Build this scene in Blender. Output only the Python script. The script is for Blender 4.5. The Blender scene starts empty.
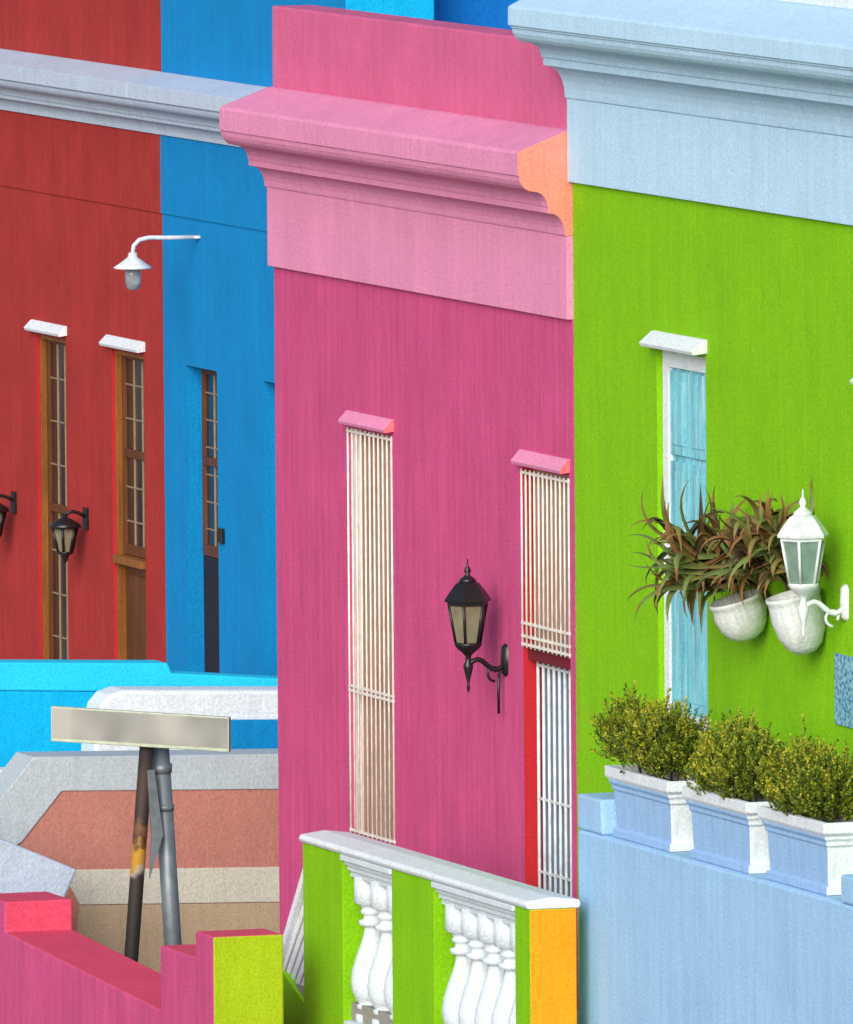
import bpy, math, random
from mathutils import Vector, Matrix
random.seed(7)
scene = bpy.context.scene
COL = scene.collection

# ------------------------------------------------------------------ camera
A = math.radians(18); FPX = 15315.0
PITCH = math.atan(1160/15315); ROLL = 0.0078
Fh = Vector((math.sin(A), math.cos(A), 0)); Rh = Vector((math.cos(A), -math.sin(A), 0)); Z = Vector((0,0,1))
Fw = (Fh*math.cos(PITCH) - Z*math.sin(PITCH)).normalized()
Up = (Z*math.cos(PITCH) + Fh*math.sin(PITCH)).normalized()
R2 = Rh*math.cos(ROLL) - Up*math.sin(ROLL)
U2 = Up*math.cos(ROLL) + Rh*math.sin(ROLL)
def ray(px, py):
    return Fw + R2*((px-426.5)/FPX) - U2*((py-512)/FPX)
# survey anchor: street corner between the pink and green house, z = 0
CAM = -ray(577.5, 960)*93.0
def fx(px, py, X=0.0):      # point on a facade plane x = X  -> (y, z)
    d = ray(px, py); t = (X-CAM.x)/d.x; p = CAM + d*t
    return p.y, p.z
def fyp(px, py, Y):         # point on a cross wall plane y = Y -> (x, z)
    d = ray(px, py); t = (Y-CAM.y)/d.y; p = CAM + d*t
    return p.x, p.z
cam = bpy.data.cameras.new("camera"); camo = bpy.data.objects.new("camera", cam); COL.objects.link(camo)
M = Matrix((R2, U2, -Fw)).transposed().to_4x4(); M.translation = CAM
camo.matrix_world = M
cam.sensor_fit = 'HORIZONTAL'; cam.sensor_width = 36; cam.lens = FPX/853*36
cam.clip_start = 1; cam.clip_end = 3000
scene.camera = camo

# ------------------------------------------------------------------ world + sun
w = bpy.data.worlds.new("World"); scene.world = w; w.use_nodes = True
nt = w.node_tree; bg = nt.nodes["Background"]
sk = nt.nodes.new("ShaderNodeTexSky"); sk.sky_type = 'NISHITA'; sk.sun_disc = False
sk.sun_elevation = math.radians(24); sk.sun_rotation = math.radians(216)
sk.air_density = 1.0; sk.dust_density = 2.0; sk.ozone_density = 1.5
nt.links.new(sk.outputs[0], bg.inputs[0]); bg.inputs[1].default_value = 0.15
sl = bpy.data.lights.new("sun", 'SUN'); so = bpy.data.objects.new("sun", sl); COL.objects.link(so)
sl.energy = 3.0; sl.angle = math.radians(42); sl.color = (1, .96, .90)
sd = Vector((-0.52, -0.72, 0.40)).normalized()
so.rotation_euler = sd.to_track_quat('Z', 'Y').to_euler()
scene.view_settings.view_transform = 'Standard'; scene.view_settings.look = 'None'
scene.view_settings.exposure = 0

# ------------------------------------------------------------------ materials
def newmat(name):
    m = bpy.data.materials.new(name); m.use_nodes = True
    return m, m.node_tree, m.node_tree.nodes["Principled BSDF"]
def plaster(name, col, var=.10, streak=.10, bump=.35, rough=.85, stain=None, stain_amt=0.0, fscale=60):
    m, t, b = newmat(name); N = t.nodes; L = t.links
    tc = N.new("ShaderNodeTexCoord")
    n1 = N.new("ShaderNodeTexNoise"); n1.inputs["Scale"].default_value = 1.7; n1.inputs["Detail"].default_value = 6; n1.inputs["Roughness"].default_value=.65
    L.new(tc.outputs["Object"], n1.inputs["Vector"])
    mp = N.new("ShaderNodeMapping"); mp.inputs["Scale"].default_value = (9, 9, .55)
    L.new(tc.outputs["Object"], mp.inputs[0])
    n2 = N.new("ShaderNodeTexNoise"); n2.inputs["Scale"].default_value = 1.6; n2.inputs["Detail"].default_value = 6; n2.inputs["Roughness"].default_value=.7
    L.new(mp.outputs[0], n2.inputs["Vector"])
    n3 = N.new("ShaderNodeTexNoise"); n3.inputs["Scale"].default_value = fscale; n3.inputs["Detail"].default_value = 4
    L.new(tc.outputs["Object"], n3.inputs["Vector"])
    def mr(src, amt):
        x = N.new("ShaderNodeMapRange"); x.inputs["From Min"].default_value=.25; x.inputs["From Max"].default_value=.75
        x.inputs["To Min"].default_value = 1-amt; x.inputs["To Max"].default_value = 1+amt
        L.new(src, x.inputs["Value"]); return x.outputs[0]
    def mul(a, b_):
        x = N.new("ShaderNodeMath"); x.operation='MULTIPLY'; L.new(a,x.inputs[0]); L.new(b_,x.inputs[1]); return x.outputs[0]
    v = mul(mul(mr(n1.outputs[0], var), mr(n2.outputs[0], streak)), mr(n3.outputs[0], .16))
    sc = N.new("ShaderNodeVectorMath"); sc.operation='SCALE'; sc.inputs[0].default_value = col[:3]
    L.new(v, sc.inputs["Scale"]); out = sc.outputs[0]
    if stain:
        n4 = N.new("ShaderNodeTexNoise"); n4.inputs["Scale"].default_value = 2.3; n4.inputs["Detail"].default_value = 8; n4.inputs["Roughness"].default_value=.75
        L.new(mp.outputs[0], n4.inputs["Vector"])
        r = N.new("ShaderNodeMapRange"); r.inputs["From Min"].default_value=.5; r.inputs["From Max"].default_value=.75; r.inputs["To Max"].default_value=stain_amt
        L.new(n4.outputs[0], r.inputs["Value"])
        mx = N.new("ShaderNodeMix"); mx.data_type='RGBA'; L.new(r.outputs[0], mx.inputs[0]); L.new(out, mx.inputs[6]); mx.inputs[7].default_value=(*stain,1)
        out = mx.outputs[2]
    L.new(out, b.inputs["Base Color"])
    b.inputs["Roughness"].default_value = rough
    b.inputs["Specular IOR Level"].default_value = .2
    bp = N.new("ShaderNodeBump"); bp.inputs["Strength"].default_value = bump; bp.inputs["Distance"].default_value = .016
    ad = N.new("ShaderNodeMath"); ad.operation='MULTIPLY_ADD'; L.new(n1.outputs[0], ad.inputs[0]); ad.inputs[1].default_value = 2.6; L.new(n3.outputs[0], ad.inputs[2])
    L.new(ad.outputs[0], bp.inputs["Height"]); L.new(bp.outputs[0], b.inputs["Normal"])
    return m
def simple(name, col, rough=.5, metal=0, spec=.5, trans=0):
    m, t, b = newmat(name); N=t.nodes; L=t.links
    tc = N.new("ShaderNodeTexCoord"); n = N.new("ShaderNodeTexNoise"); n.inputs["Scale"].default_value=14; n.inputs["Detail"].default_value=5
    L.new(tc.outputs["Object"], n.inputs["Vector"])
    x = N.new("ShaderNodeMapRange"); x.inputs["From Min"].default_value=.25; x.inputs["From Max"].default_value=.75; x.inputs["To Min"].default_value=.78; x.inputs["To Max"].default_value=1.18
    L.new(n.outputs[0], x.inputs["Value"])
    sc = N.new("ShaderNodeVectorMath"); sc.operation='SCALE'; sc.inputs[0].default_value=col[:3]; L.new(x.outputs[0], sc.inputs["Scale"])
    L.new(sc.outputs[0], b.inputs["Base Color"])
    b.inputs["Roughness"].default_value=rough; b.inputs["Metallic"].default_value=metal; b.inputs["Specular IOR Level"].default_value=spec
    b.inputs["Transmission Weight"].default_value=trans
    return m
def leafmat(name, col):
    m = simple(name, col, .55, 0, .3)
    return m

PINK = plaster("pink_plaster", (.56,.078,.222), .11, .20)
PINK_L = plaster("light_pink_plaster", (.73,.27,.46), .07, .08, stain=(.60,.17,.34), stain_amt=.35)
PINK_P = plaster("parapet_pink_plaster", (.62,.125,.27), .12, .10)
PEACH_LIT = plaster("sunlit_peach_plaster", (.76,.26,.19), .10, .08, stain=(.70,.16,.22), stain_amt=.5)  # warm sunlight on the pink cornice's near end, put into the colour
CORAL_LIT = plaster("sunlit_coral_plaster", (.80,.17,.20), .08, .05)  # brighter copy of the hood pink, sunlight painted on the hood ends
GREEN = plaster("lime_green_plaster", (.205,.50,.003), .09, .09)
BLUE = plaster("blue_plaster", (.002,.225,.55), .09, .10)
BLUE_D = plaster("deep_blue_plaster", (.002,.15,.52), .06, .05)
CYAN_LIT = plaster("sunlit_cyan_plaster", (.002,.42,.80), .06, .08)  # blue as it looks in sun; the sunlight is in the colour
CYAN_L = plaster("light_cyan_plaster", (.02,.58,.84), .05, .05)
RED = plaster("red_plaster", (.36,.032,.030), .14, .16)
WHITE = plaster("white_plaster", (.70,.76,.82), .05, .06, stain=(.44,.50,.56), stain_amt=.5)
BALW = plaster("white_baluster_paint", (.62,.70,.77), .05, .05)
WHITE_B = plaster("pale_blue_plaster", (.31,.53,.80), .07, .10, stain=(.46,.64,.82), stain_amt=.5)
BOXB = plaster("planter_face_blue", (.29,.48,.77), .08, .10, stain=(.42,.62,.82), stain_amt=.6)  # bluer tone for one long side of the planter boxes
CORN_B = plaster("icy_blue_white_plaster", (.45,.67,.86), .06, .07, stain=(.60,.77,.88), stain_amt=.5)
GREYB = plaster("grey_blue_plaster", (.46,.55,.69), .08, .06, stain=(.36,.42,.48), stain_amt=.4)
GREYC = plaster("grey_coping_plaster", (.44,.51,.56), .08, .05, stain=(.32,.36,.36), stain_amt=.4)
CREAM = plaster("cream_band_plaster", (.56,.54,.46), .08, .05)
BROWN = plaster("brown_pink_plaster", (.46,.19,.155), .10, .08, stain=(.40,.28,.18), stain_amt=.4)
BEIGE = plaster("beige_plaster", (.44,.33,.22), .10, .08)
ORANGE_LIT = plaster("sunlit_orange_plaster", (.80,.32,.010), .10, .10)  # sunlit near end of the green pier, light painted as colour
LIME_LIT = plaster("sunlit_lime_plaster", (.33,.46,.008), .10, .10)  # lit copy of the green, sunlight painted onto the wall end
REDJ = plaster("red_painted_wood", (.48,.02,.03), .06, .10, bump=.1)
RED_SHADE = plaster("shadow_red_transom", (.16,.018,.025), .06, .10, bump=.1)  # red-brown shadow band above the gate, painted in as colour
ROSE_LIT = plaster("sunlit_rose_plaster", (.62,.07,.14), .08, .05)  # lit tops and step ends of the pink wall, painted brighter
ASPH = plaster("asphalt", (.05,.05,.052), .2, 0, bump=.5, fscale=90)
PAVE = plaster("concrete_paving", (.30,.29,.27), .12, 0)
WOOD = plaster("varnished_golden_wood", (.25,.095,.022), .3, .45, bump=.1, rough=.45, stain=(.10,.03,.012), stain_amt=.6)
WOOD_D = plaster("dark_brown_wood", (.12,.042,.016), .25, .4, bump=.1, rough=.5)
DOORB = plaster("near_black_door_paint", (.025,.014,.012), .2, .3, bump=.1, rough=.5)
MUNT = simple("pale_glazing_bar_paint", (.26,.19,.12), .5)
GLASS_D = simple("dark_window_glass", (.02,.022,.026), .12, 0, .5)
GLASS_B = simple("brownish_window_glass", (.035,.022,.020), .15, 0, .4)
WBAR = simple("cream_painted_steel", (.80,.76,.71), .45)
SHUT = plaster("cream_shutter_paint", (.42,.27,.20), .18, .3, bump=.1, stain=(.42,.13,.04), stain_amt=.9)
GATEB = plaster("blue_grey_door_paint", (.16,.24,.36), .1, .2, bump=.1)  # even base colour of the door behind the gate bars
CYSH = plaster("weathered_turquoise_shutter", (.17,.52,.62), .25, .40, bump=.2, stain=(.68,.82,.86), stain_amt=1.0)
BLACK = simple("black_cast_iron_paint", (.010,.010,.012), .35)
LGLASS = simple("smoky_lantern_glass", (.20,.18,.12), .25, 0, .5)
WLGLASS = simple("pale_green_lantern_glass", (.17,.26,.21), .25, 0, .5)
WPAINT = simple("white_lantern_paint", (.66,.71,.74), .4)
CLEAR = simple("jar_glass", (.45,.50,.52), .08, 0, .6, .5)
GALV = simple("galvanised_pole", (.20,.25,.28), .5, .4)
POTW = plaster("white_ceramic_pot", (.66,.71,.72), .10, .10, bump=.3, rough=.5, stain=(.38,.42,.34), stain_amt=.8)
SOIL = simple("dark_soil", (.03,.02,.012), .9)
LF = [leafmat("dark_olive_leaf", (.045,.085,.008)), leafmat("mid_olive_leaf", (.17,.24,.014)), leafmat("yellow_green_leaf", (.40,.38,.025)), leafmat("twig_brown", (.10,.05,.02))]
AL = [leafmat("dull_green_succulent_leaf", (.14,.19,.05)), leafmat("rusty_brown_succulent_leaf", (.22,.11,.04)), leafmat("olive_brown_succulent_leaf", (.19,.155,.045)), leafmat("dark_brown_succulent_leaf", (.07,.045,.018))]

def rustpole():
    m,t,b = newmat("rusty_yellow_black_pole_paint"); N=t.nodes; L=t.links
    tc=N.new("ShaderNodeTexCoord"); sp=N.new("ShaderNodeSeparateXYZ"); L.new(tc.outputs["Object"], sp.inputs[0])
    n=N.new("ShaderNodeTexNoise"); n.inputs["Scale"].default_value=11; n.inputs["Detail"].default_value=8; L.new(tc.outputs["Object"], n.inputs["Vector"])
    a=N.new("ShaderNodeMath"); a.operation='MULTIPLY_ADD'; L.new(n.outputs[0],a.inputs[0]); a.inputs[1].default_value=.36; L.new(sp.outputs[2],a.inputs[2])
    r=N.new("ShaderNodeMapRange"); r.inputs["From Min"].default_value=-.4; r.inputs["From Max"].default_value=1.6; L.new(a.outputs[0], r.inputs["Value"])
    c=N.new("ShaderNodeValToRGB"); e=c.color_ramp; e.interpolation='LINEAR'
    e.elements[0].position=0; e.elements[0].color=(.02,.018,.015,1)
    e.elements[1].position=1; e.elements[1].color=(.10,.08,.05,1)
    for p,cc in [(.17,(.03,.02,.015,1)),(.20,(.35,.33,.28,1)),(.215,(.42,.22,.02,1)),(.27,(.45,.24,.02,1)),(.30,(.06,.03,.02,1)),(.35,(.16,.07,.025,1)),(.38,(.03,.02,.02,1)),(.50,(.05,.03,.02,1)),(.58,(.025,.02,.02,1))]:
        x=e.elements.new(p); x.color=cc
    L.new(r.outputs[0], c.inputs[0]); L.new(c.outputs[0], b.inputs["Base Color"]); b.inputs["Roughness"].default_value=.7
    return m
RUST = rustpole()
def signface():
    m,t,b = newmat("faded_sign_face"); N=t.nodes; L=t.links
    tc=N.new("ShaderNodeTexCoord"); mp=N.new("ShaderNodeMapping"); mp.inputs["Scale"].default_value=(2.6,2.6,2.0); L.new(tc.outputs["Object"],mp.inputs[0])
    n=N.new("ShaderNodeTexNoise"); n.inputs["Scale"].default_value=1.2; n.inputs["Detail"].default_value=1; L.new(mp.outputs[0],n.inputs["Vector"])
    c=N.new("ShaderNodeValToRGB"); c.color_ramp.elements[0].position=.35; c.color_ramp.elements[0].color=(.19,.20,.19,1)
    c.color_ramp.elements[1].position=.65; c.color_ramp.elements[1].color=(.36,.37,.34,1)
    L.new(n.outputs[0], c.inputs[0]); L.new(c.outputs[0], b.inputs["Base Color"]); b.inputs["Roughness"].default_value=.6
    return m
SIGNF = signface()
SIGNE = simple("pale_green_sign_edge", (.44,.52,.40), .5)
def tilemat():
    m,t,b = newmat("patterned_blue_tile"); N=t.nodes; L=t.links
    tc=N.new("ShaderNodeTexCoord"); v=N.new("ShaderNodeTexVoronoi"); v.inputs["Scale"].default_value=38; L.new(tc.outputs["Object"],v.inputs["Vector"])
    c=N.new("ShaderNodeValToRGB"); c.color_ramp.elements[0].position=.25; c.color_ramp.elements[0].color=(.01,.14,.36,1)
    c.color_ramp.elements[1].position=.6; c.color_ramp.elements[1].color=(.25,.52,.62,1)
    L.new(v.outputs["Distance"],c.inputs[0]); L.new(c.outputs[0],b.inputs["Base Color"]); b.inputs["Roughness"].default_value=.3
    return m
TILE = tilemat()

# ------------------------------------------------------------------ mesh builder
class B:
    def __init__(s): s.v=[]; s.f=[]; s.m=[]; s.sm=[]
    def add(s, vs, fs, mi=0, smooth=False):
        o=len(s.v); s.v += [tuple(p) for p in vs]
        for f in fs: s.f.append([i+o for i in f]); s.m.append(mi); s.sm.append(smooth)
    def box(s,x0,x1,y0,y1,z0,z1,mi=0):
        vs=[(x0,y0,z0),(x1,y0,z0),(x1,y1,z0),(x0,y1,z0),(x0,y0,z1),(x1,y0,z1),(x1,y1,z1),(x0,y1,z1)]
        s.add(vs,[(0,3,2,1),(4,5,6,7),(0,1,5,4),(1,2,6,5),(2,3,7,6),(3,0,4,7)],mi)
    def prism_y(s,poly,y0,y1,mi=0,cap0=None,cap1=None):   # poly in (x,z)
        n=len(poly); vs=[(x,y0,z) for x,z in poly]+[(x,y1,z) for x,z in poly]
        o=len(s.v); s.v+=vs
        for i in range(n):
            j=(i+1)%n; s.f.append([o+i,o+j,o+n+j,o+n+i]); s.m.append(mi); s.sm.append(False)
        s.f.append([o+i for i in range(n)][::-1]); s.m.append(mi if cap0 is None else cap0); s.sm.append(False)
        s.f.append([o+n+i for i in range(n)]); s.m.append(mi if cap1 is None else cap1); s.sm.append(False)
    def prism_x(s,poly,x0,x1,mi=0,side0=None):   # poly in (y,z)
        n=len(poly); o=len(s.v); s.v+=[(x0,y,z) for y,z in poly]+[(x1,y,z) for y,z in poly]
        for i in range(n):
            j=(i+1)%n; s.f.append([o+i,o+j,o+n+j,o+n+i]); s.m.append(mi); s.sm.append(False)
        s.f.append([o+i for i in range(n)][::-1]); s.m.append(mi if side0 is None else side0); s.sm.append(False)
        s.f.append([o+n+i for i in range(n)]); s.m.append(mi); s.sm.append(False)
    def lathe(s,prof,c=(0,0,0),seg=24,mi=0,smooth=True,rot=0):
        o=len(s.v)
        for r,z in prof:
            for k in range(seg):
                a=2*math.pi*k/seg+rot; s.v.append((c[0]+r*math.cos(a),c[1]+r*math.sin(a),c[2]+z))
        for i in range(len(prof)-1):
            for k in range(seg):
                k2=(k+1)%seg
                s.f.append([o+i*seg+k,o+i*seg+k2,o+(i+1)*seg+k2,o+(i+1)*seg+k]); s.m.append(mi); s.sm.append(smooth)
        s.f.append([o+k for k in range(seg)][::-1]); s.m.append(mi); s.sm.append(False)
        e=o+(len(prof)-1)*seg
        s.f.append([e+k for k in range(seg)]); s.m.append(mi); s.sm.append(False)
    def tube(s,pts,r,seg=8,mi=0,taper=None):
        pts=[Vector(p) for p in pts]; o=len(s.v); n=len(pts)
        for i,p in enumerate(pts):
            d=(pts[min(i+1,n-1)]-pts[max(i-1,0)]).normalized()
            u=d.orthogonal().normalized() if i==0 else (u-d*u.dot(d)).normalized()
            v=d.cross(u); rr=r if taper is None else r+(taper-r)*i/(n-1)
            for k in range(seg):
                a=2*math.pi*k/seg; q=p+(u*math.cos(a)+v*math.sin(a))*rr; s.v.append(tuple(q))
        for i in range(n-1):
            for k in range(seg):
                k2=(k+1)%seg; s.f.append([o+i*seg+k,o+i*seg+k2,o+(i+1)*seg+k2,o+(i+1)*seg+k]); s.m.append(mi); s.sm.append(True)
        s.f.append([o+k for k in range(seg)][::-1]); s.m.append(mi); s.sm.append(False)
        e=o+(n-1)*seg; s.f.append([e+k for k in range(seg)]); s.m.append(mi); s.sm.append(False)
    def obj(s,name,mats,parent=None,bevel=0,fix=True):
        me=bpy.data.meshes.new(name); me.from_pydata(s.v,[],s.f)
        for m in mats: me.materials.append(m)
        me.polygons.foreach_set("material_index",s.m); me.polygons.foreach_set("use_smooth",s.sm)
        me.update()
        if fix:
            import bmesh
            bm=bmesh.new(); bm.from_mesh(me); bmesh.ops.recalc_face_normals(bm,faces=bm.faces); bm.to_mesh(me); bm.free()
        o=bpy.data.objects.new(name,me); COL.objects.link(o)
        if parent:
            o.parent=parent; o.matrix_parent_inverse=parent.matrix_basis.inverted()
        if bevel:
            md=o.modifiers.new("bevel",'BEVEL'); md.width=bevel; md.segments=2; md.limit_method='ANGLE'; md.angle_limit=math.radians(35)
        return o
def thing(name, loc, label, cat, group=None):
    e=bpy.data.objects.new(name,None); COL.objects.link(e); e.location=loc; e.empty_display_size=.2
    e["label"]=label; e["category"]=cat
    if group: e["group"]=group
    return e
def top(o,label,cat,group=None):
    o["label"]=label; o["category"]=cat
    if group: o["group"]=group
    return o

ZG=-1.7   # street level
def facade(name, parent, X, y0,y1, z0,z1, depthx, openings, mats, reveal=.22, bevel=.006):
    """hollow-fronted house body with real openings; openings = (ya,yb,za,zb,reveal_material_index)"""
    ys=sorted({y0,y1}|{o[0] for o in openings}|{o[1] for o in openings})
    zs=sorted({z0,z1}|{o[2] for o in openings}|{o[3] for o in openings})
    b=B(); idx={}
    def vid(y,z):
        if (y,z) not in idx: idx[(y,z)]=len(b.v); b.v.append((X,y,z))
        return idx[(y,z)]
    for i in range(len(ys)-1):
        for j in range(len(zs)-1):
            cy=(ys[i]+ys[i+1])/2; cz=(zs[j]+zs[j+1])/2
            if any(o[0]<cy<o[1] and o[2]<cz<o[3] for o in openings): continue
            b.f.append([vid(ys[i],zs[j]),vid(ys[i],zs[j+1]),vid(ys[i+1],zs[j+1]),vid(ys[i+1],zs[j])]); b.m.append(0); b.sm.append(False)
    for (ya,yb,za,zb,mi) in openings:
        x=X+reveal
        b.add([(X,ya,za),(X,yb,za),(X,yb,zb),(X,ya,zb),(x,ya,za),(x,yb,za),(x,yb,zb),(x,ya,zb)],
              [(0,1,5,4),(1,2,6,5),(2,3,7,6),(3,0,4,7),(4,5,6,7)],mi)
    xb=X+depthx
    b.add([(X,y0,z0),(xb,y0,z0),(xb,y1,z0),(X,y1,z0),(X,y0,z1),(xb,y0,z1),(xb,y1,z1),(X,y1,z1)],
          [(4,5,6,7),(0,1,5,4),(1,2,6,5),(2,3,7,6)],0)
    return b.obj(name,mats,parent,0,fix=False)

def window(parent, X, y0,y1,z0,z1, rec, fw, fmat, gmat, ncol, nrow, deep=.05, mw=.022, mmat=None, label=None, mid=True):
    """pane mesh named window with a frame child"""
    g=B(); g.box(X+rec+deep*.4, X+rec+deep*.4+.02, y0+.001,y1-.001,z0+.001,z1-.001)
    gw=g.obj("window",[gmat],parent)
    if label: gw["label"]=label
    f=B(); xa=X+rec; xb=X+rec+deep
    e=.003
    f.box(xa,xb,y0+e,y0+fw,z0+e,z1-e); f.box(xa,xb,y1-fw,y1-e,z0+e,z1-e)
    f.box(xa+.001,xb,y0+fw,y1-fw,z0+e,z0+fw*1.4); f.box(xa+.001,xb,y0+fw,y1-fw,z1-fw,z1-e)
    zm=(z0+z1)/2
    if mid: f.box(xa-.004,xb,y0+fw,y1-fw,zm-fw*.5,zm+fw*.5)
    for i in range(1,ncol):
        y=y0+fw+(y1-y0-2*fw)*i/ncol; f.box(xa+.008,xb,y-mw/2,y+mw/2,z0+fw,z1-fw,1)
    for j in range(1,nrow):
        z=z0+(z1-z0)*j/nrow
        if mid and abs(z-zm)<.05: continue
        f.box(xa+.010,xb,y0+fw,y1-fw,z-mw/2,z+mw/2,1)
    f.obj("window_frame",[fmat,mmat or fmat],gw,.003)
    return gw
def hood(parent, X, y0,y1,z, mat, out=.10, h=.13, name="window_hood", end=None):
    b=B(); b.prism_y([(X+.03,z),(X-out+.01,z-.012),(X-out,z+.010),(X-.012,z+h),(X+.03,z+h)],y0,y1,0,cap0=1)
    return b.obj(name,[mat,end or mat],parent,.003)
def cove(a,za,c,zc_,n=6):
    return [(a+(c-a)*(1-math.cos(math.pi/2*k/n)), za+(zc_-za)*math.sin(math.pi/2*k/n)) for k in range(n+1)]
def ovolo(a,za,c,zc_,n=6):
    return [(a+(c-a)*math.sin(math.pi/2*k/n), za+(zc_-za)*(1-math.cos(math.pi/2*k/n))) for k in range(n+1)]
def cyma(a,za,c,zc_,n=5):
    m=((a+c)/2,(za+zc_)/2)
    return cove(a,za,m[0],m[1],n)+ovolo(m[0],m[1],c,zc_,n)[1:]
def cornice(parent, X, y0,y1, prof, mats, cap0=None, name="cornice"):
    poly=[(X+.06,prof[0][1])]+[(X-o,z) for o,z in prof]+[(X+.06,prof[-1][1])]
    b=B(); b.prism_y(poly,y0,y1,0,cap0=cap0)
    return b.obj(name,mats,parent,.004)

# ------------------------------------------------------------------ ground
b=B(); b.add([(-900,-900,ZG),(900,-900,ZG),(900,900,ZG),(-900,900,ZG)],[(0,1,2,3)])
g=b.obj("ground",[PAVE],None,fix=False); g["kind"]="structure"
b=B(); b.add([(-11,-300,ZG+.004),(-4,-300,ZG+.004),(-4,400,ZG+.004),(-11,400,ZG+.004)],[(0,1,2,3)])
g=b.obj("road",[ASPH],None,fix=False); g["kind"]="structure"
b=B(); b.box(-4,-3.85,-60,80,ZG-.05,ZG+.12)
g=b.obj("kerb",[PAVE],None,.01); g["kind"]="structure"

# ------------------------------------------------------------------ PINK HOUSE  (facade plane x=0)
yfar,_=fx(276,500)
pink=thing("pink_house",(0,3,ZG),"bright pink plastered house with stepped light pink cornice","house")
def zp(py,px=574): return fx(px,py,0)[1]
Y0=.012
pz_top=zp(44); pz_pb=zp(131); pz_ft=zp(150); pz_fb=zp(175); pz_c2=zp(212); pz_fr=zp(238); pz_frb=zp(320)
wy0,_=fx(393.5,640); wy1,_=fx(350.0,640); wz1=fx(371,432)[1]; wz0=fx(371,838)[1]
dy0,_=fx(570,600); dy1,_=fx(523,600); dz1=fx(546,472)[1]; dz0=-.30
dmid=fx(546,654)[1]
facade("wall",pink,0,Y0,yfar,ZG,pz_pb-.02,8,[(wy0,wy1,wz0,wz1,0),(dy0,dy1,dz0,dz1,1)],[PINK,REDJ])
cornice(pink,0,Y0-.004,yfar+.03,[(.035,pz_frb),(.035,pz_fr+.01)],[PINK_L],name="frieze")
prof=[(.042,pz_fr+.011)]+cove(.045,pz_fr+.02,.135,pz_c2-.01)+[(.150,pz_c2-.008),(.150,pz_c2+.03)]+cyma(.155,pz_c2+.032,.335,pz_fb-.004)+[(.345,pz_fb),(.345,pz_ft-.02),(.33,pz_ft),(.03,pz_pb),(.0,pz_pb+.004)]
cornice(pink,0,Y0-.008,yfar+.05,prof,[PINK_L,PEACH_LIT],cap0=1)
b=B(); b.box(0.0,.28,Y0,yfar,pz_pb-.018,pz_top); b.box(.281,8,yfar-.25,yfar,pz_pb-.018,pz_pb+.1)
b.obj("parapet",[PINK_P],pink,.012)
# tall barred window
pane=B(); pane.box(.07,.10,wy0+.002,wy1-.002,wz0+.002,wz1-.002)
pw=pane.obj("window",[SHUT],pink)
fr=B(); fr.box(.03,.069,wy0+.002,wy0+.04,wz0+.002,wz1-.002); fr.box(.03,.069,wy1-.05,wy1-.002,wz0+.002,wz1-.002)
fr.obj("window_frame",[WBAR],pw,.003)
def bars(parent,X,y0,y1,z0,z1,n,name,hz,r=.008,mat=WBAR):
    s=B()
    for i in range(n):
        y=y0+(y1-y0)*i/(n-1)
        s.tube([(X,y,z0),(X,y,z1)],r,6)
    for z in hz: s.box(X-.007,X+.007,y0-.01,y1+.01,z-.008,z+.008)
    return s.obj(name,[mat],parent)
hz=[wz0+.02,wz1-.02]+[wz0+(wz1-wz0)*k for k in (.352,.364)]
bars(pw,-.004,wy0+.0,wy1-.0,wz0,wz1,11,"security_bars",hz,.007)
hood(pink,0,fx(394,420)[0],fx(348,410)[0],wz1+.035,PINK_L,.070,.074,end=CORAL_LIT)
# door: barred fanlight above, barred gate below
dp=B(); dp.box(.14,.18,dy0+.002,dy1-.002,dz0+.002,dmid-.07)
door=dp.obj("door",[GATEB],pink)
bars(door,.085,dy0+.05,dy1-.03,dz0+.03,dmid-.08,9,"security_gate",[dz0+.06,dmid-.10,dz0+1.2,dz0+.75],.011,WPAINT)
fp=B(); fp.box(.07,.10,dy0+.002,dy1-.002,dmid+.002,dz1-.002)
fl=fp.obj("fanlight",[SHUT],pink)
bars(fl,-.004,dy0,dy1,dmid+.01,dz1-.01,12,"fanlight_bars",[dmid+.03,dz1-.03,dmid+.16,dmid+.08],.007)
fb=B(); fb.box(.03,.14,dy0+.002,dy1-.002,dmid-.068,dmid-.001); fb.obj("transom",[RED_SHADE],fl)
hood(pink,0,fx(570,460)[0],fx(521,448)[0],dz1+.03,PINK_L,.070,.078,"door_hood",end=CORAL_LIT)
b=B(); b.box(-1.15,-.003,-2.2,2.2,ZG,-.3); b.obj("stoep",[PAVE],pink)

# ------------------------------------------------------------------ GREEN HOUSE (plane x=0)
green=thing("green_house",(0,-4,ZG),"lime green plastered house with heavy icy white cornice","house")
gz=[zp(p) for p in (182,98,62,24,4,-22,-90)]
gy0=-9.0
wgy0=fx(706,520)[0]; wgy1=fx(657,520)[0]; wgz1=fx(683,354)[1]; wgz0=fx(683,740)[1]
w2y1=fx(868,520)[0]; w2y0=w2y1-.85
facade("wall",green,0.004,gy0,0,ZG,gz[5]-.02,8,[(wgy0,wgy1,wgz0,wgz1,0),(w2y0,w2y1,wgz0,wgz1,0)],[GREEN])
cornice(green,0,gy0,.0,[(.03,gz[0]),(.03,gz[1]-.002)],[CORN_B],name="frieze")
prof=[(.040,gz[1])]+cove(.042,gz[1]+.015,.16,gz[2]-.02)+[(.178,gz[2]-.018),(.178,gz[2]+.03)]+cyma(.19,gz[2]+.032,.375,gz[3]-.02)+[(.385,gz[3]-.016),(.385,gz[3]-.005),(.40,gz[3]),(.40,gz[4]-.015),(.385,gz[4]),(.06,gz[5]),(.0,gz[5]+.003)]
cornice(green,0,gy0,.004,prof,[CORN_B])
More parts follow.
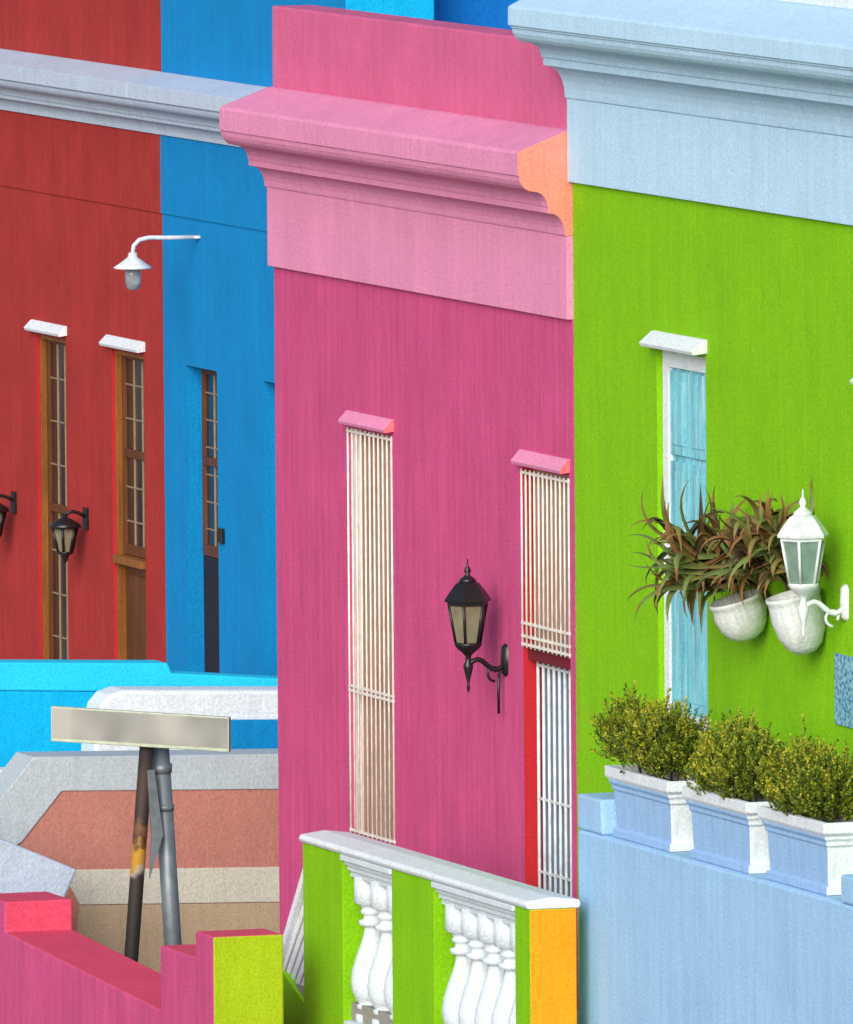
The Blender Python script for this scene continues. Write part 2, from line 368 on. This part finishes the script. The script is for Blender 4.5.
b=B(); b.box(.02,.32,gy0,-.003,gz[5]-.018,gz[6]); b.obj("parapet",[WHITE],green,.012)
for (a,c) in ((wgy0,wgy1),(w2y0,w2y1)):
    wn=window(green,0.004,a,c,wgz0,wgz1,.035,.10,WHITE,CYSH,1,2,mw=.05,mmat=CYSH,mid=False,deep=.07)
    s=B()
    ym=(a+c)/2
    for (ya,yb) in ((a+.105,ym-.004),(ym+.004,c-.105)):
        for (z0_,z1_) in ((wgz1-.62,wgz1-.12),(wgz1-1.30,wgz1-.66),(wgz0+.16,wgz1-1.34)):
            s.box(.050,.066,ya,yb,z0_,z1_); s.box(.044,.049,ya+.05,yb-.05,z0_+.06,z1_-.06)
    s.obj("shutter",[CYSH],wn,.004)
    hood(green,0,a-.03,c+.04,wgz1+.03,WHITE,.095,.080)

# ------------------------------------------------------------------ RED + BLUE HOUSES (plane x=3)
XB=3.0
ysp,_=fx(164,400,XB); ybn,_=fx(345,60,XB)
yrf=fx(-90,400,XB)[0]
def zb(px,py): return fx(px,py,XB)[1]
rz={k:zb(160,p) for k,p in dict(pt=-90,pb=72,ft=82,fb=97,c1=112,c2=118,cb=134).items()}
blue=thing("blue_house",(XB,ybn+2,ZG),"blue plastered house with white cornice on a cyan terrace","house")
red=thing("red_house",(XB,ysp+3,ZG),"deep red plastered house with brown sash windows","house")
r1y0,r1y1=fx(67,500,XB)[0],fx(38,500,XB)[0]; r1z=fx(52,337,XB)[1]
r2y0,r2y1=fx(145,500,XB)[0],fx(113,500,XB)[0]
zsill=zb(120,700); zrh=r1z
zs2=zb(130,558)
facade("wall",red,XB,ysp+.004,yrf,ZG,rz['pb']-.02,8,[(r1y0,r1y1,zsill,zrh,1),(r2y0,r2y1,zsill,zrh,1)],[RED,REDJ])
for i,(a,c) in enumerate(((r1y0,r1y1),(r2y0,r2y1))):
    zlo=zsill if i==0 else zs2
    wn=window(red,XB,a+.03,c-.03,zlo,zrh,.065,.06,WOOD_D,GLASS_B,3,8 if i==0 else 6,mw=.013,mmat=MUNT)
    s=B(); s.box(XB+.022,XB+.20,c-.034,c-.002,zsill+.002,zrh-.003); s.box(XB+.022,XB+.20,a+.002,a+.034,zsill+.002,zrh-.003); s.box(XB+.022,XB+.20,a+.035,c-.035,zrh-.034,zrh-.003)
    s.obj("window_casing",[WOOD],wn,.004)
    if i==1:
        s=B(); s.box(XB-.02,XB+.17,a+.036,c-.036,zs2-.06,zs2-.002); s.obj("sill",[WOOD],wn,.006)
        s=B(); s.box(XB+.08,XB+.12,a+.036,c-.036,zsill+.004,zs2-.062); s.box(XB+.066,XB+.079,a+.12,c-.12,zsill+.1,zs2-.14); s.obj("lower_panel",[WOOD_D],wn,.004)
    hood(red,XB,a-.04,c+.10,zrh+.035,WHITE,.07,.068)
prof=[(.03,rz['cb'])]+cove(.03,rz['cb']+.01,.10,rz['c2']-.02)+[(.11,rz['c2']-.015),(.11,rz['c2']+.01)]+cyma(.12,rz['c2']+.015,.24,rz['fb']-.01)+[(.26,rz['fb']),(.26,rz['ft']),(.02,rz['pb']),(0,rz['pb']+.003)]
cornice(red,XB,ysp+.004,yrf,prof,[GREYB])
cornice(red,XB,ysp+.004,yrf,[(.012,zb(160,213)),(.012,rz['cb']-.003)],[RED],name="frieze")
b=B(); b.box(XB+.01,XB+.3,ysp+.004,yrf,rz['pb']-.018,rz['pt']); b.obj("parapet",[RED],red,.01)
b1y0,b1y1=fx(218,500,XB)[0],fx(187,500,XB)[0]; b1z=fx(205,369,XB)[1]
b2y1=fx(264,500,XB)[0]; b2y0=b2y1-.9
zbd=zb(205,560)
facade("wall",blue,XB,ybn,ysp,ZG,rz['pb']-.02,8,[(b1y0,b1y1,zsill,b1z,0),(b2y0,b2y1,zsill,b1z,0)],[BLUE])
for (a,c) in ((b1y0,b1y1),(b2y0,b2y1)):
    window(blue,XB,a,c,zbd,b1z,.115,.06,WOOD_D,GLASS_D,3,7,mw=.012,mmat=MUNT)
    d=B(); d.box(XB+.12,XB+.16,a+.002,c-.002,zsill+.002,zbd-.002); d.obj("door",[DOORB],blue)
cornice(blue,XB,ybn,ysp,prof,[GREYB])
cornice(blue,XB,ybn,ysp,[(.012,zb(160,213)),(.012,rz['cb']-.003)],[BLUE],name="frieze")
b=B(); b.box(XB+.01,XB+.66,ybn,ysp,rz['pb']-.018,rz['pt'],0); b.obj("parapet",[CYAN_LIT],blue,.01)  # parapet end painted in the sunlit tone
b=B(); b.box(XB+.66,XB+7,ybn+.4,ysp,rz['pb']-.018,rz['pt']-.2); b.obj("upper_storey",[BLUE_D],blue,.01)
b=B(); b.box(XB+.002,XB+.009,ybn+.004,ysp-.002,rz['pb']+.004,rz['pt']-.01); b.obj("parapet_face",[BLUE],blue)  # house blue laid over the sunlit-toned parapet front
b=B(); b.box(XB-.03,XB,fx(225,535,XB)[0],fx(221,535,XB)[0],zb(222,543),zb(222,528)); b.obj("meter_box",[BLACK],blue,.004)

# ------------------------------------------------------------------ terrace and cross-street walls
def pwall(name,pts,Y,th,mats,bev=.012,side=None):
    poly=[fyp(px,py,Y) for px,py in pts]
    b=B(); b.prism_y(poly,Y,Y+th,0); return b.obj(name,mats,None,bev)
def part(name,pts,Y,th,mat,par,bev=.012):
    o=pwall(name,pts,Y,th,[mat],bev); o.parent=par; o.matrix_parent_inverse=par.matrix_basis.inverted(); return o
Yt=ybn-.6
terr=thing("terrace_wall",(1,Yt,ZG),"bright cyan plastered terrace wall in front of blue house","wall")
part("wall",[(-90,690),(420,694),(420,1400),(-90,1400)],Yt,.25,CYAN_LIT,terr)
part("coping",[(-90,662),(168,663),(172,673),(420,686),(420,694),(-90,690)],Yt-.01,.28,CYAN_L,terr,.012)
b=B(); b.box(-2.4,XB-.003,Yt+.30,yrf,ZG,ZG+.5); 
o=b.obj("terrace_floor",[PAVE],terr)
o=pwall("white_wall",[(94,765),(96,728),(101,706),(110,695),(124,690),(400,690),(400,765)],Yt-.5,.35,[WHITE],.03)
top(o,"low white plastered wall with rounded end","wall")
o=pwall("blue_wall",[(229,770),(229,720),(400,719),(400,770)],Yt-.55,.04,[BLUE],.006)
top(o,"short blue painted wall below white wall","wall")
o=pwall("white_kerb_wall",[(-60,830),(-60,770),(24,770),(24,830)],Yt-.8,.25,[WHITE],.01)
top(o,"white painted low wall beside the banded wall","wall")
Yb=Yt-1.6
bw=thing("banded_wall",(1,Yb,ZG),"brown panelled street wall with pale grey bands","wall")
part("wall",[(45,762),(420,757),(420,1150),(-80,1150),(-80,850),(0,808)],Yb,.35,BROWN,bw)
part("coping",[(34,757),(420,752),(420,788),(62,791),(22,842),(-80,905),(-80,850),(0,800)],Yb-.012,.42,GREYC,bw,.006)
part("band",[(62,870),(420,865),(420,900),(80,905)],Yb-.012,.1,CREAM,bw,.006)
part("lower_panel",[(80,905.5),(420,900.5),(420,1150),(60,1150)],Yb-.008,.1,BEIGE,bw,.004)
o=pwall("sloping_kerb_block",[(-80,812),(0,838),(78,870),(62,905),(62,1100),(-80,1100)],Yb-1.2,.5,[GREYB],.02)
top(o,"grey blue sloping plaster block at street corner","wall")

# ------------------------------------------------------------------ pink stepped wall
XP=-2.0
def q(px,py): return fx(px,py,XP)
a_=q(213,937); b_=q(195,937); c_=q(195,957); d_=q(160,957); e_=q(160,1010); f_=q(5,932); g_=q(5,902)
pts=[(a_[0],ZG),a_,(b_[0],a_[1]),(b_[0],c_[1]),(d_[0],c_[1]),(d_[0],e_[1]),f_,(f_[0],g_[1]),(f_[0]+.55,g_[1]),(f_[0]+.55,f_[1]-.1),(f_[0]+4,f_[1]-.1),(f_[0]+4,ZG)]
b=B(); b.prism_x(pts,XP,XP+.45,1,side0=0); b.m[0]=2
o=b.obj("stepped_wall",[PINK,ROSE_LIT,LIME_LIT],None,.012)
top(o,"pink stepped plaster wall with sunlit lime green end","wall")

# ------------------------------------------------------------------ street sign
Ys=8.0
sx,sz=fyp(158,745,Ys)
sign=thing("street_sign",(sx,Ys,ZG),"faded street name sign on leaning rusty and grey poles","street sign")
def at(px,py,Y): x,z=fyp(px,py,Y); return Vector((x,Y,z))
TL=at(52,706,Ys+.35); BLp=at(52,741,Ys+.35); TR=at(230,717,Ys-.35); BR=at(230,752,Ys-.35)
d=(TR-TL); nrm=Vector((d.y,-d.x,0)).normalized()
if nrm.y>0: nrm=-nrm
th=.05
b=B()
def slab(a,bb,c,dd,off0,off1,mi):
    v=[p+nrm*off0 for p in (a,bb,c,dd)]+[p+nrm*off1 for p in (a,bb,c,dd)]
    b.add(v,[(0,1,2,3),(7,6,5,4),(0,4,5,1),(1,5,6,2),(2,6,7,3),(3,7,4,0)],mi)
slab(TL,TR,BR,BLp,-th/2,th/2,0); b.obj("sign_plate",[SIGNE],sign,.006)
b=B(); k=.010
iu=Vector((0,0,k)); du=d.normalized()*k
slab(TL-iu+du,TR-iu-du,BR+iu*2.6-du,BLp+iu*2.6+du,th/2+.001,th/2+.005,0); b.obj("sign_face",[SIGNF],sign)
p0=at(147,742,Ys+.05); p1=at(131,960,Ys+.05); dr=(p1-p0); p2=p0+dr*((ZG-p0.z)/dr.z)
b=B(); b.tube([p0,p0.lerp(p2,.3),p0.lerp(p2,.7),p2],.048,14); b.obj("rusty_pole",[RUST],sign)
p0=at(160,742,Ys+.12); p1=at(174,960,Ys+.12); dr=(p1-p0); p2=p0+dr*((ZG-p0.z)/dr.z)
b=B(); b.tube([p0,p0.lerp(p2,.5),p2],.058,16); 
c1=p0.lerp(p1,.12); b.tube([c1+Vector((0,0,.03)),c1-Vector((0,0,.03))],.068,16)
c1=p0.lerp(p1,.30); b.tube([c1+Vector((0,0,.02)),c1-Vector((0,0,.02))],.066,16)
b.obj("grey_pole",[GALV],sign)
b=B(); a0=at(150,770,Ys); a1=at(156,835,Ys); a2=at(150,878,Ys)
b.add([a0+Vector((-.02,0,0)),a0+Vector((.03,0,0)),a1+Vector((.05,0,0)),a2,a1+Vector((-.03,0,0))]+[p+Vector((0,.02,0)) for p in (a0+Vector((-.02,0,0)),a0+Vector((.03,0,0)),a1+Vector((.05,0,0)),a2,a1+Vector((-.03,0,0)))],
      [(0,1,2,3,4),(9,8,7,6,5),(0,5,6,1),(1,6,7,2),(2,7,8,3),(3,8,9,4),(4,9,5,0)])
b.obj("bracket",[GALV],sign)

# ------------------------------------------------------------------ balustrade (plane x=-1.2)
XL=-1.2; TH=.29
yn,_=fx(530,960,XL)
zc=fx(530,910,XL)[1]
yf,_=fx(303,900,XL)
bal=thing("balustrade",(XL+.15,(yn+yf)/2,-.5),"white balustrade between lime green piers with sunlit orange end","balustrade")
zbase=zc-1.10
def ypx(px,py=950): return fx(px,py,XL)[0]
piers=[(yn,ypx(515)),(ypx(434),ypx(392)),(ypx(343),yf)]
for i,(a,c) in enumerate(piers):
    b=B()
    b.prism_y([(XL,zbase-.4),(XL+TH,zbase-.4),(XL+TH,zc),(XL,zc)],a,c,0,cap0=1 if i==0 else 0)
    b.obj("pier",[GREEN,ORANGE_LIT],bal,.006)
b=B()
b.prism_y([(XL-.01,zc+.001),(XL+TH+.02,zc+.001),(XL+TH+.03,zc+.025),(XL+TH+.02,zc+.05),(XL+TH/2,zc+.070),(XL-.012,zc+.05),(XL-.025,zc+.025)],yn-.0,yf+.01)
b.obj("coping",[WHITE],bal,.008)
gaps=[(piers[0][1],piers[1][0]),(piers[1][1],piers[2][0])]
for a,c in gaps:
    b=B(); b.box(XL-.016,XL+TH-.02,a+.001,c-.001,zc-.035,zc-.001); b.box(XL+.012,XL+TH-.03,a+.001,c-.001,zc-.065,zc-.036); b.box(XL+.03,XL+TH-.04,a+.001,c-.001,zc-.10,zc-.066); b.box(XL+.05,XL+TH-.05,a+.001,c-.001,zc-.14,zc-.101); b.obj("top_rail",[WHITE_B if False else BALW],bal,.004)
    b=B(); b.box(XL,XL+TH,a+.001,c-.001,zbase-.4,zc-1.02); b.obj("plinth",[BALW],bal,.006)
prof_b=[(.115,0),(.115,.05),(.08,.055),(.08,.075),(.105,.085),(.105,.11),(.09,.115),(.112,.14),(.134,.19),(.142,.25),(.134,.32),(.110,.40),(.082,.475),(.064,.53),(.056,.575),(.060,.59),(.090,.598),(.090,.625),(.062,.632),(.060,.66),(.078,.668),(.078,.688),(.068,.692),(.085,.72),(.118,.735),(.118,.90)]
bb=B(); bb.lathe(prof_b,(0,0,0),28)
first=None
for a,c in gaps:
    nb=max(2,round((c-a)/.32))
    for i in range(nb):
        y=a+(c-a)*(i+.5)/nb
        if first is None:
            o=bb.obj("baluster",[BALW],None); first=o
        else:
            o=first.copy(); COL.objects.link(o)
        o.parent=bal; o.matrix_parent_inverse=bal.matrix_basis.inverted(); o.location=(XL+TH/2,y,zc-1.02)
# stair rail falling away beyond the balustrade
sr=thing("stair_railing",(XL+.15,yf+.8,ZG),"sloping bluish white slatted stair railing on green cheek","railing")
y1=ypx(274); 
zt0=zc-.05; 
b=B(); b.prism_x([(yf+.04,zt0-.16),(yf+.04,zt0-.08),(y1,zt0-.70),(y1,zt0-.78)],XL+.02,XL+.27); b.obj("handrail",[WHITE],sr,.008)
b=B()
for k in range(5):
    o_=.20+.115*k
    b.prism_x([(yf+.04,zt0-o_-.075),(yf+.04,zt0-o_),(y1+.02,zt0-o_-.56),(y1+.02,zt0-o_-.635)],XL+.06,XL+.10)
b.obj("slats",[WHITE],sr,.004)
b=B(); b.prism_x([(yf+.03,zt0-1.0),(yf+.03,zt0-.2),(y1+.01,zt0-.85),(y1+.01,zt0-1.55)],XL+.14,XL+.2); b.obj("panel",[WHITE_B],sr)
cz=[fx(301,1004,XL+.03),fx(283,972,XL+.03),fx(276,972,XL+.03),fx(252,1034,XL+.03)]
b=B()
b.prism_x([(yf+.04,ZG),(yf+.04,cz[0][1]),(cz[1][0],cz[1][1]),(cz[2][0],cz[2][1]),(cz[3][0],cz[3][1]),(cz[3][0],ZG)],XL+.03,XL+.26); b.obj("cheek_wall",[GREEN],sr,.008)

# ------------------------------------------------------------------ planter wall of the green house (plane x=-.8)
XW=-.8
ywf,_=fx(578,900,XW)
zw=fx(700,863,XW)[1]; zcap=fx(590,797,XW)[1]
pwl=thing("planter_wall",(XW+.3,ywf-3,ZG),"pale blue plastered terrace wall carrying planters","wall")
b=B(); b.box(XW,XW+.72,ywf-7,ywf,ZG,zw); b.obj("wall",[WHITE_B],pwl,.02)
ype,_=fx(601,840,XW)
b=B(); b.prism_x([(ywf,zw+.001),(ywf,zcap),(ype,zcap),(ype-.02,zw+.001)],XW-.0,XW+.24); b.obj("end_block",[WHITE_B],pwl,.015)
ype2,_=fx(842,900,XW)
b=B(); b.box(XW-.01,XW+.24,ype2-1.0,ype2,zw+.001,zw+.16); b.obj("end_block",[WHITE_B],pwl,.015)

def planter_parts():
    e=thing("planter_box",(0,0,0),"white flared planter box with pale blue face on terrace wall","planter","white planter boxes on the terrace wall")
    L=.55; W=.134; H=.415
    def ring(l,w_,z): return [(-w_,-l,z),(w_,-l,z),(w_,l,z),(-w_,l,z)]
    rings=[ring(L-.03,W-.004,.0),ring(L-.03,W-.004,.045),ring(L-.055,W-.022,.052),ring(L-.036,W-.012,H-.140),ring(L-.022,W-.002,H-.135),ring(L-.022,W-.002,H-.110),ring(L-.008,W+.012,H-.095),ring(L-.008,W+.012,H-.078),ring(L+.016,W+.026,H-.06),ring(L+.018,W+.028,H),
           ring(L-.02,W-.015,H),ring(L-.03,W-.02,H-.06)]
    b=B()
    vs=[p for r in rings for p in r]
    for i in range(len(rings)-1):
        for k in range(4):
            k2=(k+1)%4; b.f.append([i*4+k,i*4+k2,i*4+4+k2,i*4+4+k]); b.m.append(1 if (k==3 and i<7) else 0); b.sm.append(False)
    b.v=vs; b.f.append([3,2,1,0]); b.m.append(0); b.sm.append(False)
    body=b.obj("box",[WHITE,BOXB],e,.006)
    r=rings[-1]; b=B(); b.add(r,[(0,1,2,3)]); s=b.obj("soil",[SOIL],e,fix=False)
    return e
def copy_thing(e,loc):
    n=e.copy(); COL.objects.link(n); n.location=loc
    for c in e.children:
        d=c.copy(); COL.objects.link(d); d.parent=n; d.matrix_parent_inverse=c.matrix_parent_inverse
    return n

def shrub(name,center,seed,sx_=.25,sy_=.42,sz_=.34,n=1150):
    rnd=random.Random(seed); b=B()
    vs=b.v
    lumps=[(rnd.uniform(-.35,.35)*sx_,(-.75+1.5*i/5+rnd.uniform(-.1,.1))*sy_,rnd.uniform(-.06,.09)) for i in range(6)]
    def leaf(p,d,l,wd,mi):
        s=d.cross(Vector((rnd.uniform(-1,1),rnd.uniform(-1,1),rnd.uniform(-1,1))))
        if s.length<1e-3: return
        s.normalize(); o=len(vs)
        mid=p+d*l*.5
        vs.extend([tuple(p),tuple(mid+s*wd),tuple(p+d*l),tuple(mid-s*wd)])
        b.f.append([o,o+1,o+2,o+3]); b.m.append(mi); b.sm.append(False)
    for i in range(n):
        lp=lumps[rnd.randrange(6)]
        th=rnd.uniform(0,2*math.pi); cz=rnd.uniform(-.75,1); rr=math.sqrt(max(0,1-cz*cz))
        d=Vector((rr*math.cos(th),rr*math.sin(th),cz))
        rad=rnd.uniform(.25,1.0)**.6
        base=Vector((lp[0]+d.x*sx_*.78*rad, lp[1]+d.y*sy_*.34*rad, .10+lp[2]+d.z*sz_*.62*rad))
        if base.z<-.02: base.z=-.02+rnd.uniform(0,.06)
        if base.z<.05: base.x*=.75
        dr=(d*.7+Vector((0,0,.9))+Vector((rnd.uniform(-.4,.4),rnd.uniform(-.4,.4),rnd.uniform(-.2,.4)))).normalized()
        ln=rnd.uniform(.05,.13)
        if rnd.random()<.10: ln*=1.6
        o=len(vs); e=base+dr*ln; t=Vector((.0025,0,0))
        vs.extend([tuple(base-t),tuple(base+t),tuple(e)]); b.f.append([o,o+1,o+2]); b.m.append(3); b.sm.append(False)
        nl=int(ln*230)
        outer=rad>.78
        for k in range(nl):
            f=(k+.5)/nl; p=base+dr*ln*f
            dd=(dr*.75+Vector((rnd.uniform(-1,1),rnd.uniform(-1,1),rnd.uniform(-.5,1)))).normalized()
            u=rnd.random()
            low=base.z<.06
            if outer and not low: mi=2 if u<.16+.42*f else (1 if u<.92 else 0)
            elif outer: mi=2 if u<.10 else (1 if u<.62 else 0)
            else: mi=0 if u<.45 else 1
            leaf(p,dd,rnd.uniform(.014,.026),rnd.uniform(.0045,.0075),mi)
    for lp in lumps:
        b.tube([(0,lp[1]*.9,-.08),(lp[0]*.5,lp[1],.08),(lp[0],lp[1],.22)],.009,5,3,taper=.004)
    o=b.obj(name,LF,None,fix=False); o.location=center
    return o
zpl=zw+.002
base=planter_parts()
pos=[]
for k,(px) in enumerate((612,689,765)):
    y,_=fx(px,850,XW+.03); pos.append((XW+.03+.14,y-.50,zpl))
base.location=pos[0]
copy_thing(base,pos[1]); copy_thing(base,pos[2])
for i,p in enumerate(pos):
    o=shrub("shrub",(p[0],p[1],p[2]+.405),11+i)
    top(o,"clipped olive and yellow green shrub in white planter","shrub","shrubs growing in white planter boxes")

# ------------------------------------------------------------------ lanterns
def lantern(name,plate,out,s,mat,gmat,label,cord=True):
    e=thing(name,plate,label,"wall lamp")
    px_,py_,pz_=plate; cx=px_-out; c=(cx,py_,pz_)
    H=6
    b=B(); b.lathe([(.004*s,-.22*s),(.012*s,-.19*s),(.006*s,-.17*s),(.018*s,-.12*s),(.03*s,-.07*s),(.03*s,-.05*s),(.018*s,-.03*s),(.018*s,.0),(.035*s,.02*s),(.07*s,.05*s),(.085*s,.07*s),(.085*s,.085*s)],c,16)
    b.obj("lamp_base",[mat],e)
    b=B(); b.lathe([(.074*s,.086*s),(.118*s,.32*s)],c,H,0,False); gl=b.obj("lamp_glass",[gmat],e)
    b=B()
    for k in range(H):
        a=2*math.pi*k/H
        b.tube([(cx+.080*s*math.cos(a),py_+.080*s*math.sin(a),pz_+.085*s),(cx+.124*s*math.cos(a),py_+.124*s*math.sin(a),pz_+.325*s)],.0085*s,6)
    b.lathe([(.125*s,.315*s),(.132*s,.32*s),(.132*s,.335*s),(.12*s,.34*s)],c,H,0,False)
    b.obj("glazing_bars",[mat],gl)
    b=B(); b.lathe([(.148*s,.338*s),(.150*s,.352*s),(.136*s,.372*s),(.116*s,.40*s),(.088*s,.435*s),(.075*s,.45*s),(.05*s,.462*s)],c,H,0,False)
    b.lathe([(.055*s,.455*s),(.05*s,.475*s),(.03*s,.49*s),(.014*s,.505*s),(.022*s,.525*s),(.018*s,.54*s),(.006*s,.56*s),(.004*s,.60*s)],c,14)
    b.obj("lamp_roof",[mat],e)
    b=B()
    pts=[]
    for k in range(9):
        t=k/8; pts.append((px_-.01-(out-.012)*t,py_,pz_-.055*s+ .035*s*math.sin(t*math.pi*2)*(-1)))
    b.tube(pts,.016*s,8)
    sc=[]
    for k in range(14):
        t=k/13; a=-math.pi*.5+t*math.pi*1.7; r=.05*s*(1-.45*t); sc.append((px_-.075*s-r*math.cos(a),py_,pz_-.11*s+r*math.sin(a)))
    b.tube(sc,.009*s,6)
    b.lathe([(.03,-.13*s),(.05,-.11*s),(.055,-.03*s),(.05,.05*s),(.03,.07*s)],(px_+.02,py_,pz_),14)
    if cord: b.tube([(px_-.045,py_,pz_-.09*s),(px_-.05,py_,pz_-.22*s),(px_-.05,py_,pz_-.36*s)],.009*s,6)
    b.obj("bracket",[mat],e,0)
    return e
y,z=fx(506,655,0); lantern("wall_lantern",(0,y,z),.245,1.0,BLACK,LGLASS,"black cast iron lantern on pink wall")
y,z=fx(846,597,0.004); lantern("wall_lantern",(0.004,y,z),.26,1.05,WPAINT,WLGLASS,"white painted lantern on lime green wall",False)
def hang_lantern(px,py,grp):
    y,z=fx(px,py,XB); X=XB; s=1.0
    e=thing("wall_lantern",(X,y,z),"black hanging lantern on red wall beside sash window","wall lamp",grp)
    cx=X-.17
    b=B(); b.box(X-.02,X+.002,y-.05,y+.05,z-.09,z+.07)
    b.tube([(X-.01,y,z),(X-.06,y,z+.03),(X-.11,y,z+.045),(X-.15,y,z+.035),(cx,y,z+.0)],.013,8); b.obj("bracket",[BLACK],e)
    b=B(); b.lathe([(.115,-.075),(.12,-.06),(.095,-.035),(.05,-.01),(.02,.0),(.018,.03)],(cx,y,z),16); b.obj("lamp_roof",[BLACK],e)
    b=B(); b.lathe([(.05,-.25),(.09,-.078)],(cx,y,z),6,0,False); gl=b.obj("lamp_glass",[LGLASS],e)
    b=B()
    for k in range(6):
        a=2*math.pi*k/6; b.tube([(cx+.054*math.cos(a),y+.054*math.sin(a),z-.25),(cx+.094*math.cos(a),y+.094*math.sin(a),z-.078)],.011,5)
    b.obj("glazing_bars",[BLACK],gl)
    b=B(); b.lathe([(.006,-.335),(.02,-.31),(.03,-.28),(.06,-.262),(.06,-.248)],(cx,y,z),12); b.obj("lamp_base",[BLACK],e)
hang_lantern(87,517,"black lanterns on the red wall"); hang_lantern(15,501,"black lanterns on the red wall")

# gooseneck lamp on the blue wall
y,z=fx(199,237,XB)
gn=thing("gooseneck_lamp",(XB,y,z),"white gooseneck wall lamp with glass jar shade","wall lamp")
b=B()
pts=[(XB,y,z),(XB-.2,y,z+.0),(XB-.38,y,z+.005),(XB-.45,y,z-.01),(XB-.49,y,z-.05),(XB-.50,y,z-.11)]
b.tube(pts,.016,10); b.lathe([(.0,0),(.035,.0),(.035,.02)],(XB-.012,y,z-.01),10); b.obj("arm",[WPAINT],gn)
b=B(); b.lathe([(.135,-.215),(.14,-.205),(.10,-.18),(.06,-.15),(.035,-.13),(.03,-.10)],(XB-.5,y,z),22); b.obj("lamp_shade",[WPAINT],gn)
b=B(); b.lathe([(.005,-.375),(.04,-.36),(.055,-.32),(.058,-.25),(.052,-.217)],(XB-.5,y,z),16); b.obj("glass_jar",[CLEAR],gn)

# ------------------------------------------------------------------ wall pots + succulents
def pot(px,py,rr,hh,tilt,X=0.004):
    y,z=fx(px,py,X-.17)
    b=B(); b.lathe([(.01,-hh),(rr*.38,-hh*.97),(rr*.68,-hh*.86),(rr*.92,-hh*.64),(rr*1.02,-hh*.36),(rr*1.0,-.06),(rr*1.0,-.03),(rr*1.05,-.02),(rr*1.05,.0),(rr*.94,.0),(rr*.92,-.05)],(0,0,0),28)
    o=b.obj("wall_pot",[POTW],None); o.location=(X-.185,y,z); o.rotation_euler=(0,math.radians(tilt),0)
    top(o,"white rounded ceramic pot hung on lime green wall","pot","white pots hung on the green wall")
    return Vector((X-.17,y,z))
P1=pot(738,598,.155,.26,-18); P2=pot(795,594,.155,.36,-14)
def succ(c,seed,n,lmax,xs,cat="plant"):
    rnd=random.Random(seed); b=B()
    for i in range(n):
        az=rnd.uniform(0,2*math.pi); el=rnd.uniform(-.40,1.05); ln=rnd.uniform(.22,lmax)
        hz_=Vector((math.cos(az),math.sin(az)*.8,0))
        if hz_.x>0: hz_.x*=.8
        hz_.normalize()
        p=Vector(c)+Vector((rnd.uniform(-xs,.09),rnd.uniform(-.2,.2),rnd.uniform(-.10,.16)))
        mi=rnd.choices([0,1,2,3],[.36,.18,.36,.10])[0]
        w0=rnd.uniform(.024,.040); seg=9; o=len(b.v); curl=rnd.uniform(.8,2.8)*(1 if rnd.random()<.76 else -.6); tw=rnd.uniform(-1.8,1.8)
        pp=p.copy()
        for k in range(seg+1):
            t=k/seg; e=el-curl*t*t*1.1; a2=tw*t*.8
            hh=Vector((hz_.x*math.cos(a2)-hz_.y*math.sin(a2),hz_.x*math.sin(a2)+hz_.y*math.cos(a2),0))
            d=hh*math.cos(e)+Vector((0,0,math.sin(e)))
            s=Vector((-hh.y,hh.x,0)); up=s.cross(d)
            wd=w0*(1-t**1.5)+.001
            b.v.extend([tuple(pp-s*wd+up*wd*.5),tuple(pp-up*wd*.35),tuple(pp+s*wd+up*wd*.5)])
            pp=pp+d*ln/seg
            if pp.x>-.01: pp.x=-.01
        for k in range(seg):
            a=o+k*3
            b.f += [[a,a+1,a+4,a+3],[a+1,a+2,a+5,a+4]]; m2=mi if k<7 or rnd.random()<.6 else 1; b.m+=[m2,m2]; b.sm+=[True,True]
    o=b.obj("succulent_plant",AL,None,fix=False); return top(o,"spiky rusty green succulent spilling from white wall pot",cat,"succulents in the wall pots")
succ(P1+Vector((-.08,0.1,.15)),3,170,.56,.22); succ(P2+Vector((-.02,.25,.20)),5,180,.46,.18)
# tile plaque
ya,_=fx(836,690,0); yb_=ya-.45; za=fx(845,726,0)[1]; zb_=fx(845,655,0)[1]
b=B(); b.box(-.010,.003,yb_,ya,za,zb_); top(b.obj("tile_plaque",[TILE],None,.003),"blue patterned tile plaque fixed to green wall","plaque")
